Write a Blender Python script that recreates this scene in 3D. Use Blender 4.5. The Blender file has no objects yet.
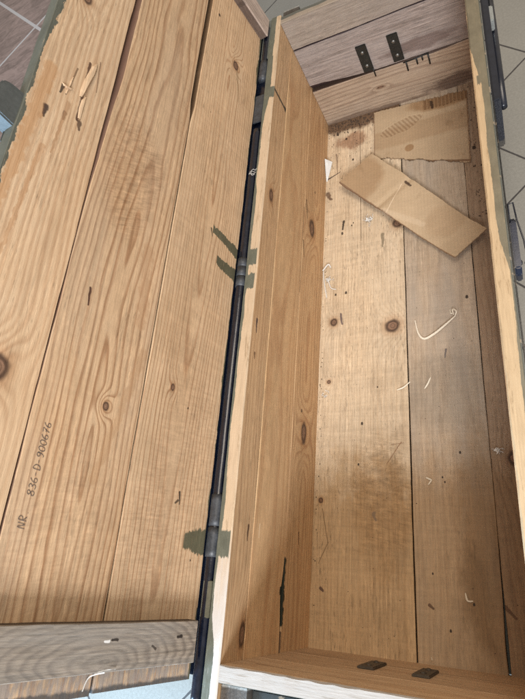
import bpy, bmesh, math, random
from mathutils import Vector, Matrix, noise as mnoise
R = random.Random(7)
scene = bpy.context.scene
C = scene.collection

# ------------------------------------------------------------------ dimensions
L, W, D, T = 1.316, 0.40, 0.3332, 0.0235     # inside length, width, depth, board thickness
HX, HZ, AL = -0.0455, 0.3332, 0.1194         # hinge-side edge of the lid's inner face and its lean
GROUND = -0.060
SA, CA = math.sin(AL), math.cos(AL)

def m_lid(u, v, w):  return (HX - v*SA - w*CA, u, HZ + v*CA - w*SA)
def m_left(u, v, w): return (-w, u, D - v)
def m_right(u, v, w):return (W + w, u, D - v)
def m_far(u, v, w):  return (u, L + w, D - v)
def m_near(u, v, w): return (u, -w, D - v)
def m_floor(u, v, w):return (v, u, -w)

# ------------------------------------------------------------------ node helpers
class X:
    nt = None
    def __init__(s, v): s.v = v
    def _m(op, a, b=None, c=None, clamp=False):
        n = X.nt.nodes.new('ShaderNodeMath'); n.operation = op; n.use_clamp = clamp
        for i, q in enumerate((a, b, c)):
            if q is None: continue
            if isinstance(q, X): q = q.v
            if isinstance(q, (int, float)): n.inputs[i].default_value = q
            else: X.nt.links.new(q, n.inputs[i])
        return X(n.outputs[0])
    def __add__(s, o): return X._m('ADD', s, o)
    __radd__ = __add__
    def __sub__(s, o): return X._m('SUBTRACT', s, o)
    def __rsub__(s, o): return X._m('SUBTRACT', o, s)
    def __mul__(s, o): return X._m('MULTIPLY', s, o)
    __rmul__ = __mul__
    def __truediv__(s, o): return X._m('DIVIDE', s, o)
def mx(a, b): return X._m('MAXIMUM', a, b)
def mn(a, b): return X._m('MINIMUM', a, b)
def ab(a): return X._m('ABSOLUTE', a)
def sq(a): return X._m('SQRT', a)
def fr(a): return X._m('FRACT', a)
def sin(a): return X._m('SINE', a)
def ex(a): return X._m('EXPONENT', a)
def sat(a): return X._m('ADD', a, 0.0, clamp=True)
def ss(lo, hi, a):
    """smoothstep; lo may be above hi (then it falls)"""
    n = X.nt.nodes.new('ShaderNodeMapRange'); n.interpolation_type = 'SMOOTHSTEP'
    if lo > hi: lo, hi, a0, a1 = hi, lo, 1.0, 0.0
    else: a0, a1 = 0.0, 1.0
    X.nt.links.new(a.v, n.inputs['Value'])
    n.inputs['From Min'].default_value = lo; n.inputs['From Max'].default_value = hi
    n.inputs['To Min'].default_value = a0; n.inputs['To Max'].default_value = a1
    return X(n.outputs['Result'])
def ramp_lin(lo, hi, a): return X._m('MULTIPLY', a - lo, 1.0/(hi-lo), clamp=True)
def vec(a, b, c):
    n = X.nt.nodes.new('ShaderNodeCombineXYZ')
    for i, q in enumerate((a, b, c)):
        if isinstance(q, X): X.nt.links.new(q.v, n.inputs[i])
        else: n.inputs[i].default_value = q
    return n.outputs[0]
def nz(a, b, c, detail=2.0, rough=0.5, dist=0.0):
    n = X.nt.nodes.new('ShaderNodeTexNoise'); n.noise_dimensions = '3D'
    X.nt.links.new(vec(a, b, c), n.inputs['Vector'])
    n.inputs['Scale'].default_value = 1.0; n.inputs['Detail'].default_value = detail
    n.inputs['Roughness'].default_value = rough; n.inputs['Distortion'].default_value = dist
    return X(n.outputs['Fac'])
def colr(c): return (c[0], c[1], c[2], 1.0)
def mix(f, a, b, mode='MIX'):
    n = X.nt.nodes.new('ShaderNodeMix'); n.data_type = 'RGBA'; n.blend_type = mode
    for i, q in ((0, f), (6, a), (7, b)):
        if isinstance(q, X): X.nt.links.new(q.v, n.inputs[i])
        elif isinstance(q, (tuple, list)): n.inputs[i].default_value = colr(q)
        elif isinstance(q, (int, float)): n.inputs[i].default_value = q
        else: X.nt.links.new(q, n.inputs[i])
    return n.outputs[2]
def scale(col, f):
    n = X.nt.nodes.new('ShaderNodeVectorMath'); n.operation = 'SCALE'
    X.nt.links.new(col, n.inputs[0])
    if isinstance(f, X): X.nt.links.new(f.v, n.inputs['Scale'])
    else: n.inputs['Scale'].default_value = f
    return n.outputs[0]

def new_mat(name):
    m = bpy.data.materials.new(name); m.use_nodes = True
    nt = m.node_tree; X.nt = nt
    return m, nt, nt.nodes['Principled BSDF']
def setin(b, k, v):
    if isinstance(v, X): X.nt.links.new(v.v, b.inputs[k])
    elif isinstance(v, (tuple, list)): b.inputs[k].default_value = colr(v)
    elif isinstance(v, (int, float)): b.inputs[k].default_value = v
    else: X.nt.links.new(v, b.inputs[k])
def bump(b, h, dist, strength=1.0):
    n = X.nt.nodes.new('ShaderNodeBump'); n.inputs['Distance'].default_value = dist
    n.inputs['Strength'].default_value = strength
    X.nt.links.new(h.v, n.inputs['Height']); X.nt.links.new(n.outputs[0], b.inputs['Normal'])
def xyz(socket):
    n = X.nt.nodes.new('ShaderNodeSeparateXYZ'); X.nt.links.new(socket, n.inputs[0])
    return X(n.outputs[0]), X(n.outputs[1]), X(n.outputs[2])
def board_co():
    n = X.nt.nodes.new('ShaderNodeAttribute'); n.attribute_name = 'board_co'
    return xyz(n.outputs['Vector'])
def obj_co():
    n = X.nt.nodes.new('ShaderNodeTexCoord'); return xyz(n.outputs['Object'])

def seg(u, v, u0, v0, u1, v1, hw, taper=0.0, soft=0.35):
    """mask of a stroke from (u0,v0) to (u1,v1)"""
    du, dv = u1-u0, v1-v0; l2 = du*du + dv*dv + 1e-12
    t = X._m('ADD', (u-u0)*(du/l2) + (v-v0)*(dv/l2), 0.0, clamp=True)
    a = u - u0 - t*du; b = v - v0 - t*dv
    d = sq(a*a + b*b)
    q = d / (hw*(1.0 - taper*t)) if taper else d*(1.0/hw)
    return ss(1.0+soft, 1.0-soft, q)

OLIVE = (0.105, 0.098, 0.062)
def wood(name, seed, light, dark, freq=150, c=0.1, h0=0.03, sl=0.03, su=0.0, wob=0.02, late=0.75,
         knots=(), strokes=(), spots=(), saw=(), stains_shadow=(), wane=None, paint=None, pcol=OLIVE,
         edge=None, raw=None, dirt=0.3, speck=0.07, fibre=0.19, rough=0.62, warp=1.0, cross=0.0, grey=None, thin=0.38, endwear=False, fall=0.86, flecks=0.30):
    """Sawn softwood cut from a solid: growth rings around a pith line, knots, fibres, marks.
    board_co = (along, across, depth) in metres."""
    m, nt, bs = new_mat(name)
    u, v, w = board_co()
    s = seed*7.31
    # pith line wanders; depth under the surface changes along the board -> cathedral figure
    cc = (nz(u*1.7, v*0.0+s, s, 1.0)-0.5)*(wob*2.2) + c
    hh = (u-su)*sl + (nz(u*2.3, s, v*2.0, 2.0)-0.5)*(wob*1.5) + h0 + w
    dv_ = v - cc
    rad = sq(dv_*dv_ + hh*hh)
    F = rad*freq + (nz(u*4, v*22, s, 1.0)-0.5)*(1.6*warp) + (nz(u*14, v*70, s+3, 1.0)-0.5)*(0.40*warp)
    F = F + (nz(rad*freq*0.31, s, 0.0, 1.0)-0.5)*1.6
    kmask = None; kcolF = None
    wu = (nz(u*60, v*60, s+9, 1.0)-0.5)
    for (ku, kv, kr, kel, kamp) in knots:
        a = (u-ku)*(1.0/kel); b = v-kv
        d2 = a*a + b*b
        F = F + ex(d2*(-1.0/(2.6*kr)**2))*kamp
        dd = sq(d2)*(1.0/kr) + wu*0.45
        k = ss(1.25, 0.72, dd)
        kmask = k if kmask is None else mx(kmask, k)
        kcolF = dd if kcolF is None else mn(kcolF, dd)
    f = fr(F)
    lw = ss(thin, fall, f)*ss(1.0, fall, f)
    fine = nz(u*9, v*420, w*420+s, 1.0, 0.6)
    fine2 = nz(u*45, v*260, w*260+s, 3.0, 0.75)
    mot = nz(u*20, v*42, s+44, 2.0, 0.6)
    big = nz(u*2.2, v*9, s+1, 2.0, 0.55)
    huge = nz(u*1.1+5, v*2.5, s+2, 1.0)
    amt = (nz(u*3, v*12, s+4, 1.0)*0.9 + nz(F*0.8, u*2.0, s+7, 1.0)*0.9 - 0.05)*late
    col = mix(sat(lw*amt), light, dark)
    tone = (fine-0.5)*fibre*2.6 + (fine2-0.5)*(fibre*2.6) + (mot-0.5)*0.36 + (big-0.5)*0.32 + (huge-0.5)*0.3 + 1.0
    col = scale(col, tone)
    # torn fibres: short pale and dark flecks
    fl = nz(u*48, v*330, s+70, 2.0, 0.6)
    gate = ss(0.38, 0.62, nz(u*7, v*16, s+71, 2.0, 0.6))
    col = scale(col, 1.0 - ss(0.58, 0.72, fl)*gate*flecks + ss(0.42, 0.30, fl)*gate*flecks*0.7)
    # warm / cool drift
    col = mix(ss(0.45, 0.75, nz(u*3+9, v*7, s+5, 2.0))*0.30, col, (1.0, 0.88, 0.74), 'MULTIPLY')
    col = mix(ss(0.45, 0.70, mot)*0.35, col, (0.88, 0.92, 0.97), 'MULTIPLY')
    if grey:
        col = mix(ss(0.42, 0.68, nz(u*2.4, v*14, s+6, 3.0, 0.6))*grey[0], col, grey[1])
    height = lw*0.5 + fine*0.5 + fine2*0.35
    if endwear:                             # limewash left where the end board closes on the lid
        e = ss(0.0035, -0.0005, u + (nz(v*60, s, u*60, 3.0)-0.5)*0.004)*ss(0.25,0.6,nz(u*50, v*190, s+50, 3.0, 0.7))
        col = mix(e*0.75, col, (0.27,0.25,0.24))
        e2 = ss(-0.0165,-0.0205, u + (nz(v*45, s, u*30, 4.0, 0.7)-0.5)*0.014)
        col = mix(e2*0.85, col, (0.055,0.058,0.062))
    # saw chatter in patches
    for (pu, pv, ru, rv, sa_, ang) in saw:
        d = sq(((u-pu)*(1/ru))*((u-pu)*(1/ru)) + ((v-pv)*(1/rv))*((v-pv)*(1/rv))) + (nz(u*14, v*20, s+8, 2.0)-0.5)*0.9
        pm = ss(1.1, 0.55, d)
        uu = u + v*ang
        n = nz(uu*330, v*45-u*8, s, 2.0, 0.65)
        n = n*0.6 + nz(uu*120, v*60, s+2, 2.0)*0.4
        col = scale(col, (n-0.52)*pm*(1.5*sa_) + 1.0)
        col = mix(pm*0.25*sa_, col, dark)
        height = height + (n-0.5)*pm*1.6
    if cross:
        n = nz(u*260, v*16, s+12, 1.0)
        n2 = nz(u*95, v*3, s+13, 1.0)
        col = scale(col, (n-0.5)*cross + (n2-0.5)*cross*0.8 + 1.0); height = height + (n-0.5)*cross*1.5
    # pores and specks
    if speck:
        n = nz(u*85, v*420, s+20, 0.0)*0.8 + nz(u*5, v*9, s+21, 2.0)*0.35
        col = scale(col, 1.0 - ss(0.74, 0.84, n)*speck)
    if kmask is not None:
        ringk = sin(kcolF*17.0)*0.22 + 0.8
        kc = mix(ss(0.35, 0.85, kcolF), (0.20, 0.115, 0.075), (0.045, 0.024, 0.018))
        halo = ss(2.3, 0.9, kcolF)*0.45
        col = mix(halo, col, (0.62, 0.43, 0.30), 'MULTIPLY')
        col = mix(kmask*0.92, col, scale(kc, ringk*(nz(u*210, v*210, s+60, 3.0, 0.7)*1.3+0.6)))
        height = height + kmask*0.4
    # grime packed into the joints
    jm = ss(0.0012, 0.0040, w)
    if edge: jm = jm*ss(0.004, 0.008, v)
    col = mix(jm*0.85, col, (0.16, 0.12, 0.095), 'MULTIPLY')
    for st in stains_shadow:                       # (u, v, ru, rv, colour, amount, raggedness)
        pu, pv, ru, rv, sc, am, rg = st
        d = sq(((u-pu)*(1/ru))*((u-pu)*(1/ru)) + ((v-pv)*(1/rv))*((v-pv)*(1/rv))) + (nz(u*16, v*26, s+15, 4.0, 0.65)-0.5)*rg
        col = mix(ss(1.05, 0.55, d)*am, col, sc, 'MULTIPLY')
    if dirt:
        n = nz(u*5, v*30, s+30, 3.0, 0.7)
        col = mix(ss(0.54, 0.72, n)*dirt, col, (0.42, 0.36, 0.30), 'MULTIPLY')
    if wane:                                # bark-edge where the bevel was left
        wm = ss(0.0004, 0.0012, w)*ss(wane[1], wane[1]*0.7, w)
        wc = mix(nz(u*20, v*200, s, 4.0, 0.7), wane[0], tuple(q*2.2 for q in wane[0]))
        col = mix(wm*0.9, col, wc)
    for (su0, sv0, su1, sv1, hw, tp, sc, am) in strokes:
        jv = v + (nz(u*90, s, v*40, 2.0)-0.5)*hw*2.0
        k = seg(u, jv, su0, sv0, su1, sv1, hw, tp)
        col = mix(k*am, col, sc); height = height - k*2.0*am
    for (pu, pv, pr) in spots:
        k = seg(u, v, pu, pv, pu+pr*0.9, pv, pr, 0.2)
        col = mix(k*0.92, col, (0.018, 0.012, 0.010)); height = height - k*1.5
    roughv = (fine-0.5)*0.2 + rough
    if edge:                                # raw sawn edge (v near its start)
        em = ss(0.0034, 0.0020, v) if edge[0] == 'v0' else ss(0.0,1.0,v)
        ec = scale(mix(nz(u*40, w*700+v*300, s, 3.0), edge[1], tuple(q*0.76 for q in edge[1])),
                   (nz(u*14, w*500, s+40, 3.0, 0.6)-0.5)*0.45+1.0)
        ec = mix(ss(0.55, 0.68, nz(u*22, w*170, s+41, 4.0, 0.7))*0.6, ec, (0.50, 0.45, 0.38), 'MULTIPLY')
        if len(edge) > 2: ec = mix(ss(0.20, 0.03, u + (nz(u*30, w*200, s, 3.0)-0.5)*0.12), ec, edge[2])
        col = mix(em*0.93, col, ec)
    if paint:
        pm = paint(u, v, w, s)*(1.0 - ss(0.60,0.78,nz(u*40, v*500, w*500+s, 3.0, 0.7))*0.55)
        pn = nz(u*35, v*60, w*60+s, 4.0, 0.6)
        pc = mix(pn, tuple(q*0.65 for q in pcol), tuple(q*1.5 for q in pcol))
        col = mix(pm, col, pc); height = height*(1.0-pm*0.75) + pm*1.2 + pn*pm*0.8
        roughv = mx(roughv*(1.0-pm), pm*0.48)
    setin(bs, 'Base Color', col); setin(bs, 'Roughness', roughv)
    bs.inputs['Specular IOR Level'].default_value = 0.3
    bump(bs, fine*0.5 + fine2*0.9, 0.0007, 0.7)   # fibres only: rings are smooth under the saw
    return m

def painted(name, col, rough=0.4, spec=0.5, var=0.4, metal=0.0, chips=0.0, chipcol=(0.4,0.3,0.2), sc=60, coat=0.0):
    m, nt, bs = new_mat(name)
    x, y, z = obj_co()
    n = nz(x*sc, y*sc, z*sc, 4.0, 0.6); n2 = nz(x*sc*5, y*sc*5, z*sc*5, 2.0)
    c = scale(mix(0.0, col, col), (n-0.5)*var*2 + (n2-0.5)*var + 1.0)
    if chips:
        k = ss(0.60, 0.66, nz(x*sc*.7+3, y*sc*.7, z*sc*.7, 4.0, 0.65))*chips
        c = mix(k, c, chipcol)
    setin(bs, 'Base Color', c); setin(bs, 'Roughness', (n-0.5)*0.3 + rough)
    bs.inputs['Metallic'].default_value = metal; bs.inputs['Specular IOR Level'].default_value = spec
    bs.inputs['Coat Weight'].default_value = coat; bs.inputs['Coat Roughness'].default_value = 0.15
    bump(bs, n*0.6+n2*0.4, 0.0006, 0.5)
    return m

# ------------------------------------------------------------------ object helpers
def link(name, me, parent=None):
    o = bpy.data.objects.new(name, me); C.objects.link(o)
    if parent: o.parent = parent
    return o
def tag(o, label=None, cat=None, group=None, kind=None):
    if label: o['label'] = label
    if cat: o['category'] = cat
    if group: o['group'] = group
    if kind: o['kind'] = kind
    return o
def mesh(name, vs, fs, mats, mi=None, parent=None, smooth=False, co=None):
    me = bpy.data.meshes.new(name); me.from_pydata([tuple(p) for p in vs], [], fs)
    for q in mats: me.materials.append(q)
    if mi: me.polygons.foreach_set('material_index', mi)
    if smooth: me.polygons.foreach_set('use_smooth', [True]*len(me.polygons))
    if co:
        a = me.attributes.new('board_co', 'FLOAT_VECTOR', 'POINT')
        a.data.foreach_set('vector', [k for p in co for k in p])
    me.update()
    return link(name, me, parent)
def fix_normals(o):
    bm = bmesh.new(); bm.from_mesh(o.data); bmesh.ops.recalc_face_normals(bm, faces=bm.faces); bm.to_mesh(o.data); bm.free()
    return o

class Boards:
    def __init__(s): s.v=[]; s.f=[]; s.mi=[]; s.co=[]; s.mats=[]
    def slot(s, m):
        if m not in s.mats: s.mats.append(m)
        return s.mats.index(m)
    def board(s, mp, u0, u1, v0, v1, t, mat, seed, e0=None, e1=None, b0=None, b1=None, bev=0.0009, jit=0.0005,
              nu=90, w0=0.0, bow=0.0, flip=False):
        """a board along u: jittered edges e0/e1(u), bevel widths b0/b1(u)"""
        k = s.slot(mat); base = len(s.v); NS = 6
        for i in range(nu+1):
            u = u0 + (u1-u0)*i/nu
            def J(q, f=7.0): return (mnoise.noise(Vector((u*f, seed*3.7+q, 0.3)))) 
            a = v0 + jit*(J(1)+0.5*J(2, 40)) + (e0(u) if e0 else 0)
            b = v1 + jit*(J(3)+0.5*J(4, 40)) + (e1(u) if e1 else 0)
            ba = b0(u) if b0 else bev*(1+0.6*J(5, 20)); bb = b1(u) if b1 else bev*(1+0.6*J(6, 20))
            top = w0 + 0.0003*J(7, 3) + bow
            ring = [(a+ba+(b-bb-a-ba)*q/NS, top) for q in range(NS+1)]
            ring += [(b, w0+min(bb, t*0.6)), (b, w0+t), (a, w0+t), (a, w0+min(ba, t*0.6))]
            for (vv, ww) in ring:
                s.v.append(mp(u, vv, ww)); s.co.append((u, vv, ww-w0))
        n = NS+5
        for i in range(nu):
            for j in range(n):
                j2 = (j+1) % n
                s.f.append((base+i*n+j, base+i*n+j2, base+(i+1)*n+j2, base+(i+1)*n+j)); s.mi.append(k)
        s.f.append(tuple(base+j for j in range(n))); s.mi.append(k)
        s.f.append(tuple(base+nu*n+j for j in range(n))); s.mi.append(k)
    def build(s, name, parent):
        o = mesh(name, s.v, s.f, s.mats, s.mi, parent, co=s.co)
        return fix_normals(o)

def bm_obj(name, bm, mat, parent=None, smooth=False, bevel=0.0, seg_=2):
    if bevel:
        bmesh.ops.bevel(bm, geom=list(bm.edges), offset=bevel, segments=seg_, affect='EDGES', clamp_overlap=True)
    bmesh.ops.recalc_face_normals(bm, faces=bm.faces)
    me = bpy.data.meshes.new(name); bm.to_mesh(me); bm.free(); me.materials.append(mat)
    if smooth:
        for p in me.polygons: p.use_smooth = True
    return link(name, me, parent)
def box(bm, lo, hi, mp=None):
    vs = [bm.verts.new((mp(*p) if mp else p)) for p in [(x, y, z) for x in (lo[0], hi[0]) for y in (lo[1], hi[1]) for z in (lo[2], hi[2])]]
    for f in ((0,1,3,2),(4,6,7,5),(0,4,5,1),(2,3,7,6),(0,2,6,4),(1,5,7,3)): bm.faces.new([vs[i] for i in f])
def tube(bm, pts, r, n=10, cap=True):
    pts = [Vector(p) for p in pts]; rings = []
    rr = r if isinstance(r, (list, tuple)) else [r]*len(pts)
    up = Vector((0.13, 0.21, 1)).normalized()
    for i, p in enumerate(pts):
        d = (pts[min(i+1, len(pts)-1)] - pts[max(i-1, 0)]).normalized()
        a = d.cross(up)
        if a.length < 0.05: a = d.cross(Vector((1, 0, 0)))
        a.normalize(); b = d.cross(a)
        rings.append([bm.verts.new(p + (a*math.cos(2*math.pi*k/n) + b*math.sin(2*math.pi*k/n))*rr[i]) for k in range(n)])
    for i in range(len(rings)-1):
        for k in range(n): bm.faces.new((rings[i][k], rings[i][(k+1)%n], rings[i+1][(k+1)%n], rings[i+1][k]))
    if cap: bm.faces.new(rings[0][::-1]); bm.faces.new(rings[-1])
def ball(bm, c, r, sz=(1,1,1)):
    g = bmesh.ops.create_uvsphere(bm, u_segments=12, v_segments=8, radius=r)
    for q in g['verts']: q.co = Vector((q.co.x*sz[0]+c[0], q.co.y*sz[1]+c[1], q.co.z*sz[2]+c[2]))

# ------------------------------------------------------------------ paint masks
def pad(hi, lo=0.0): return hi
def rim_paint(thr, amp, bars=(), side=1):
    """outer face painted, ragged edge creeping over the top edge"""
    def f(u, v, w, s):
        n = nz(u*22, s, w*60, 5.0, 0.7); n2 = nz(u*6+4, s, 0.0, 2.0)
        t = thr(u) if callable(thr) else thr
        e = w - t - (n-0.5)*amp - (n2-0.5)*amp*1.6
        k = ss(-0.0004, 0.0004, e)
        k = mx(k*ss(0.0035, 0.0022, v + (n-0.5)*0.002), ss(0.0215, 0.0222, w))
        for (uc, hw, wmin) in bars:
            nb = (nz(w*520, v*320, u*14+s, 3.0, 0.75)-0.5)*0.019
            b = ss(hw+0.0006, hw-0.0006, ab(u-uc)+nb)*ss(wmin-0.0004, wmin+0.0004, w)*ss(0.003, 0.0022, v)
            k = mx(k, b)
        return sat(k)
    return f
def lid_paint(hinge=False, free=False, end=True, bars=()):
    def f(u, v, w, s):
        k = ss(0.019, 0.0205, w)
        n = nz(u*17, v*40, s, 5.0, 0.68); n2 = nz(u*4+4, s, 0.0, 2.0)
        if hinge:
            q = (n-0.5)*0.020 + (n2-0.5)*0.016 + 0.0022 + ss(0.95,1.25,u)*0.003
            k = mx(k, ss(-0.0005, 0.0005, q - v))
        if free:
            q = v - 0.4535 + (n-0.5)*0.030 + ss(0.55, 1.1, u)*0.008 + (n2-0.5)*0.020
            k = mx(k, ss(-0.0005, 0.0005, q))
        for (uc, hw, vend, sl, tp, cmb) in bars:
            nb = (nz(v*430, u*12, s, 3.0, 0.8)-0.5)*cmb
            hw_ = hw - v*tp
            b = ss(0.0006, -0.0006, ab(u-uc-v*sl+(nz(v*75, s, u*40, 3.0, 0.65)-0.5)*0.016)+nb-hw_)*ss(vend+0.0006, vend-0.0006, v+nb*0.3)*ss(0.002, 0.001, w)
            k = mx(k, b)
        return sat(k)
    return f

# ------------------------------------------------------------------ wood materials
LT, DK = (0.56, 0.39, 0.24), (0.34, 0.185, 0.088)
BLACK = (0.02, 0.014, 0.012)
lid_a = wood('pine_lid_hinge_board', 1, (0.61,0.43,0.268), (0.40,0.23,0.125), freq=150, c=0.095, h0=0.020, sl=-0.035, su=0.58, late=0.95, wob=0.010, fibre=0.16, thin=0.60,
    knots=[(1.112,0.078,0.0085,1.3,4.0), (0.372,0.120,0.004,1.6,1.5)],
    saw=[(0.25,0.06,0.22,0.09,0.45,0.15),(0.16,0.13,0.12,0.05,0.6,0.1)], cross=0.16,
    strokes=[(0.222,0.073,0.205,0.071,0.0022,0.6,BLACK,0.9),(0.210,0.075,0.206,0.080,0.002,0.3,BLACK,0.8),(0.690,0.0835,0.676,0.078,0.0022,0.6,(0.06,0.05,0.03),0.9),
             (1.10,0.070,1.03,0.055,0.004,0.7,(0.25,0.17,0.09),0.45)],
    spots=[(1.185,0.148,0.003),(0.35,0.08,0.0014),(0.13,0.03,0.0012),(0.93,0.13,0.0010)], dirt=0.22,
    endwear=True, paint=lid_paint(hinge=True, bars=[(0.683,0.0110,0.078,0.13,0.04,0.008),(0.634,0.0135,0.058,0.05,0.07,0.009),(0.158,0.020,0.050,-0.03,0.20,0.020)]))
lid_b = wood('pine_lid_middle_board', 2, (0.575,0.395,0.24), (0.34,0.19,0.10), freq=92, c=0.250, h0=0.010, sl=0.030, su=0.45, late=0.95, fibre=0.20, thin=0.42, fall=0.85, wob=0.03,
    knots=[(0.306,0.238,0.0048,1.25,3.2)],
    saw=[(0.665,0.27,0.115,0.062,1.0,0.5), (0.86,0.20,0.05,0.03,0.4,0.3),(0.12,0.26,0.16,0.09,0.35,0.2)],
    strokes=[(0.452,0.301,0.428,0.299,0.0019,0.3,(0.07,0.03,0.02),0.95),(0.40,0.19,0.21,0.235,0.008,0.3,(0.42,0.24,0.12),0.35),
             (0.56,0.215,0.44,0.205,0.012,0.3,(0.42,0.24,0.13),0.40)],
    wane=((0.085,0.045,0.032),0.02), endwear=True, paint=lid_paint(), dirt=0.10, grey=(0.25,(0.50,0.385,0.28)), warp=1.1, cross=0.10)
lid_c = wood('pine_lid_free_board', 3, (0.615,0.445,0.288), (0.42,0.255,0.145), fibre=0.14, fall=0.65, thin=0.1, freq=115, c=0.62, h0=0.05, sl=0.02, su=0.3, late=0.62, wob=0.010,
    knots=[(0.305,0.392,0.0125,1.3,4.0),(0.885,0.418,0.008,1.4,2.5)],
    strokes=[(0.782,0.386,0.676,0.383,0.0024,0.2,(0.10,0.05,0.03),0.95),(0.755,0.402,0.70,0.408,0.0014,0.3,(0.16,0.09,0.05),0.8),
             (0.80,0.372,0.745,0.366,0.0012,0.3,(0.18,0.10,0.06),0.7),(0.71,0.414,0.696,0.416,0.0028,0.5,BLACK,0.85),
             (0.658,0.4275,0.642,0.429,0.0042,0.6,(0.035,0.02,0.02),0.9),(0.672,0.402,0.66,0.402,0.003,0.5,(0.15,0.09,0.06),0.7),
             (0.675,0.378,0.664,0.377,0.0042,0.5,(0.08,0.045,0.03),0.85),(0.72,0.436,0.40,0.452,0.010,0.5,(0.45,0.235,0.10),0.55),
             (0.60,0.418,0.40,0.430,0.004,0.5,(0.42,0.22,0.10),0.5),(0.69,0.400,0.60,0.405,0.003,0.5,(0.36,0.19,0.09),0.5)],
    endwear=True, paint=lid_paint(free=True), pcol=(0.10,0.105,0.085), dirt=0.25)
batten_m = wood('weathered_grey_batten_wood', 4, (0.34,0.265,0.195), (0.13,0.092,0.068), freq=125, c=0.178, h0=0.030, sl=0.0, wob=0.0, late=0.95,
    knots=[], dirt=0.35, speck=0.2, grey=(0.3,(0.26,0.24,0.22)), fibre=0.35, cross=0.0, warp=2.0)
side_a = wood('pine_wall_top_board', 5, (0.57,0.385,0.22), (0.36,0.20,0.10), freq=110, c=-0.03, h0=0.03, sl=0.01, late=0.5,
    knots=[(0.835,0.030,0.009,1.8,3.0),(0.035,0.060,0.009,2.0,4.0)],
    strokes=[(0.545,0.018,0.520,0.019,0.0032,0.6,(0.05,0.035,0.04),0.9),(0.480,0.022,0.470,0.022,0.0026,0.4,(0.12,0.06,0.03),0.8),
             (1.108,-0.004,1.104,0.062,0.0038,0.0,(0.060,0.052,0.036),0.95),(1.104,0.062,1.095,0.080,0.0065,0.3,(0.045,0.042,0.032),0.95),
             (0.190,0.052,0.168,0.052,0.003,0.5,(0.06,0.03,0.02),0.85),(0.62,0.040,0.30,0.052,0.0009,0.3,(0.25,0.14,0.08),0.6),(0.99,0.030,0.70,0.045,0.0008,0.3,(0.22,0.12,0.07),0.6),(0.40,0.012,0.10,0.020,0.0008,0.3,(0.24,0.13,0.08),0.5)],
    edge=('v0',(0.62,0.475,0.325),(0.60,0.58,0.56)), dirt=0.10,
    pcol=(0.115,0.118,0.090), paint=rim_paint(lambda u: 0.0185 - ss(0.98,1.10,u)*0.0085 - ss(0.075,0.0,u)*0.009, 0.0075,
                    bars=[(0.671,0.0175,0.003),(0.6185,0.0165,0.004),(0.158,0.019,0.002),(1.098,0.016,0.0),(1.20,0.014,0.010)]))
side_b = wood('pine_wall_middle_board', 6, (0.60,0.40,0.22), (0.40,0.21,0.10), freq=140, c=0.11, h0=0.16, sl=0.0, late=0.5,
    strokes=[(0.197,0.092,0.176,0.092,0.0012,0.3,(0.75,0.62,0.45),0.8),(0.100,0.1915,0.092,0.1900,0.0035,0.2,(0.022,0.026,0.018),1.0),(0.95,0.2005,0.24,0.2003,0.0009,0.0,(0.72,0.55,0.36),0.8),(0.93,0.199,0.70,0.199,0.0012,0.2,(0.06,0.035,0.02),0.8)], dirt=0.10, cross=0.06)
side_c = wood('pine_wall_low_board', 7, (0.58,0.385,0.21), (0.36,0.19,0.095), freq=80, c=0.27, h0=0.01, sl=0.03, su=0.6, late=0.65,
    knots=[(0.398,0.262,0.0135,1.7,5.0),(0.905,0.252,0.016,1.5,4.0)],
    strokes=[(0.96,0.210,0.93,0.222,0.0022,0.3,(0.06,0.035,0.02),0.85),(0.945,0.207,0.915,0.222,0.002,0.3,(0.06,0.035,0.02),0.8),
             (0.84,0.205,0.80,0.214,0.0022,0.4,(0.06,0.035,0.02),0.85),(0.20,0.262,0.180,0.263,0.0025,0.4,(0.10,0.05,0.03),0.8),(0.145,0.2015,0.045,0.2015,0.0075,0.3,(0.022,0.026,0.018),1.0),(0.03,0.2015,-0.02,0.201,0.003,0.2,(0.07,0.035,0.02),0.9)],
    spots=[(0.44,0.245,0.003),(1.02,0.26,0.0025)], dirt=0.12)
right_a = wood('pine_opposite_wall_top_board', 8, (0.50,0.31,0.165), (0.32,0.165,0.078), freq=110, c=0.2, h0=0.05, sl=0.02, late=0.5,
    knots=[(0.30,0.10,0.01,1.5,3.0)], edge=('v0',(0.56,0.40,0.235)), dirt=0.15,
    paint=rim_paint(lambda u: 0.0205 - ss(0.52,0.66,u)*0.0085 - ss(0.92,1.05,u)*0.0125, 0.0065, bars=[(0.945,0.011,0.006)]),
    pcol=(0.16,0.135,0.09))
right_b = wood('pine_opposite_wall_lower_board', 9, (0.48,0.29,0.15), (0.3,0.155,0.072), freq=110, c=0.1, h0=0.05, sl=0.03, late=0.5, dirt=0.2)
far_a = wood('weathered_end_top_board', 10, (0.34,0.285,0.235), (0.20,0.155,0.125), freq=60, c=0.12, h0=0.02, sl=0.05, late=0.35,
    edge=('v0',(0.34,0.28,0.22)), grey=(0.45,(0.29,0.25,0.225)), fibre=0.3, dirt=0.25, saw=[(0.15,0.04,0.2,0.06,0.3,2.0)],
    paint=rim_paint(0.012, 0.008), pcol=(0.10,0.10,0.085))
far_b = wood('weathered_end_middle_board', 11, (0.32,0.265,0.235), (0.19,0.145,0.13), freq=85, c=0.17, h0=0.02, sl=0.04, late=0.4,
    grey=(0.5,(0.40,0.355,0.335)), fibre=0.45, dirt=0.4, speck=0.15, wane=((0.035,0.022,0.024),0.02), stains_shadow=[(0.30,0.175,0.12,0.02,(0.5,0.42,0.4),0.8,1.6)])
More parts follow.
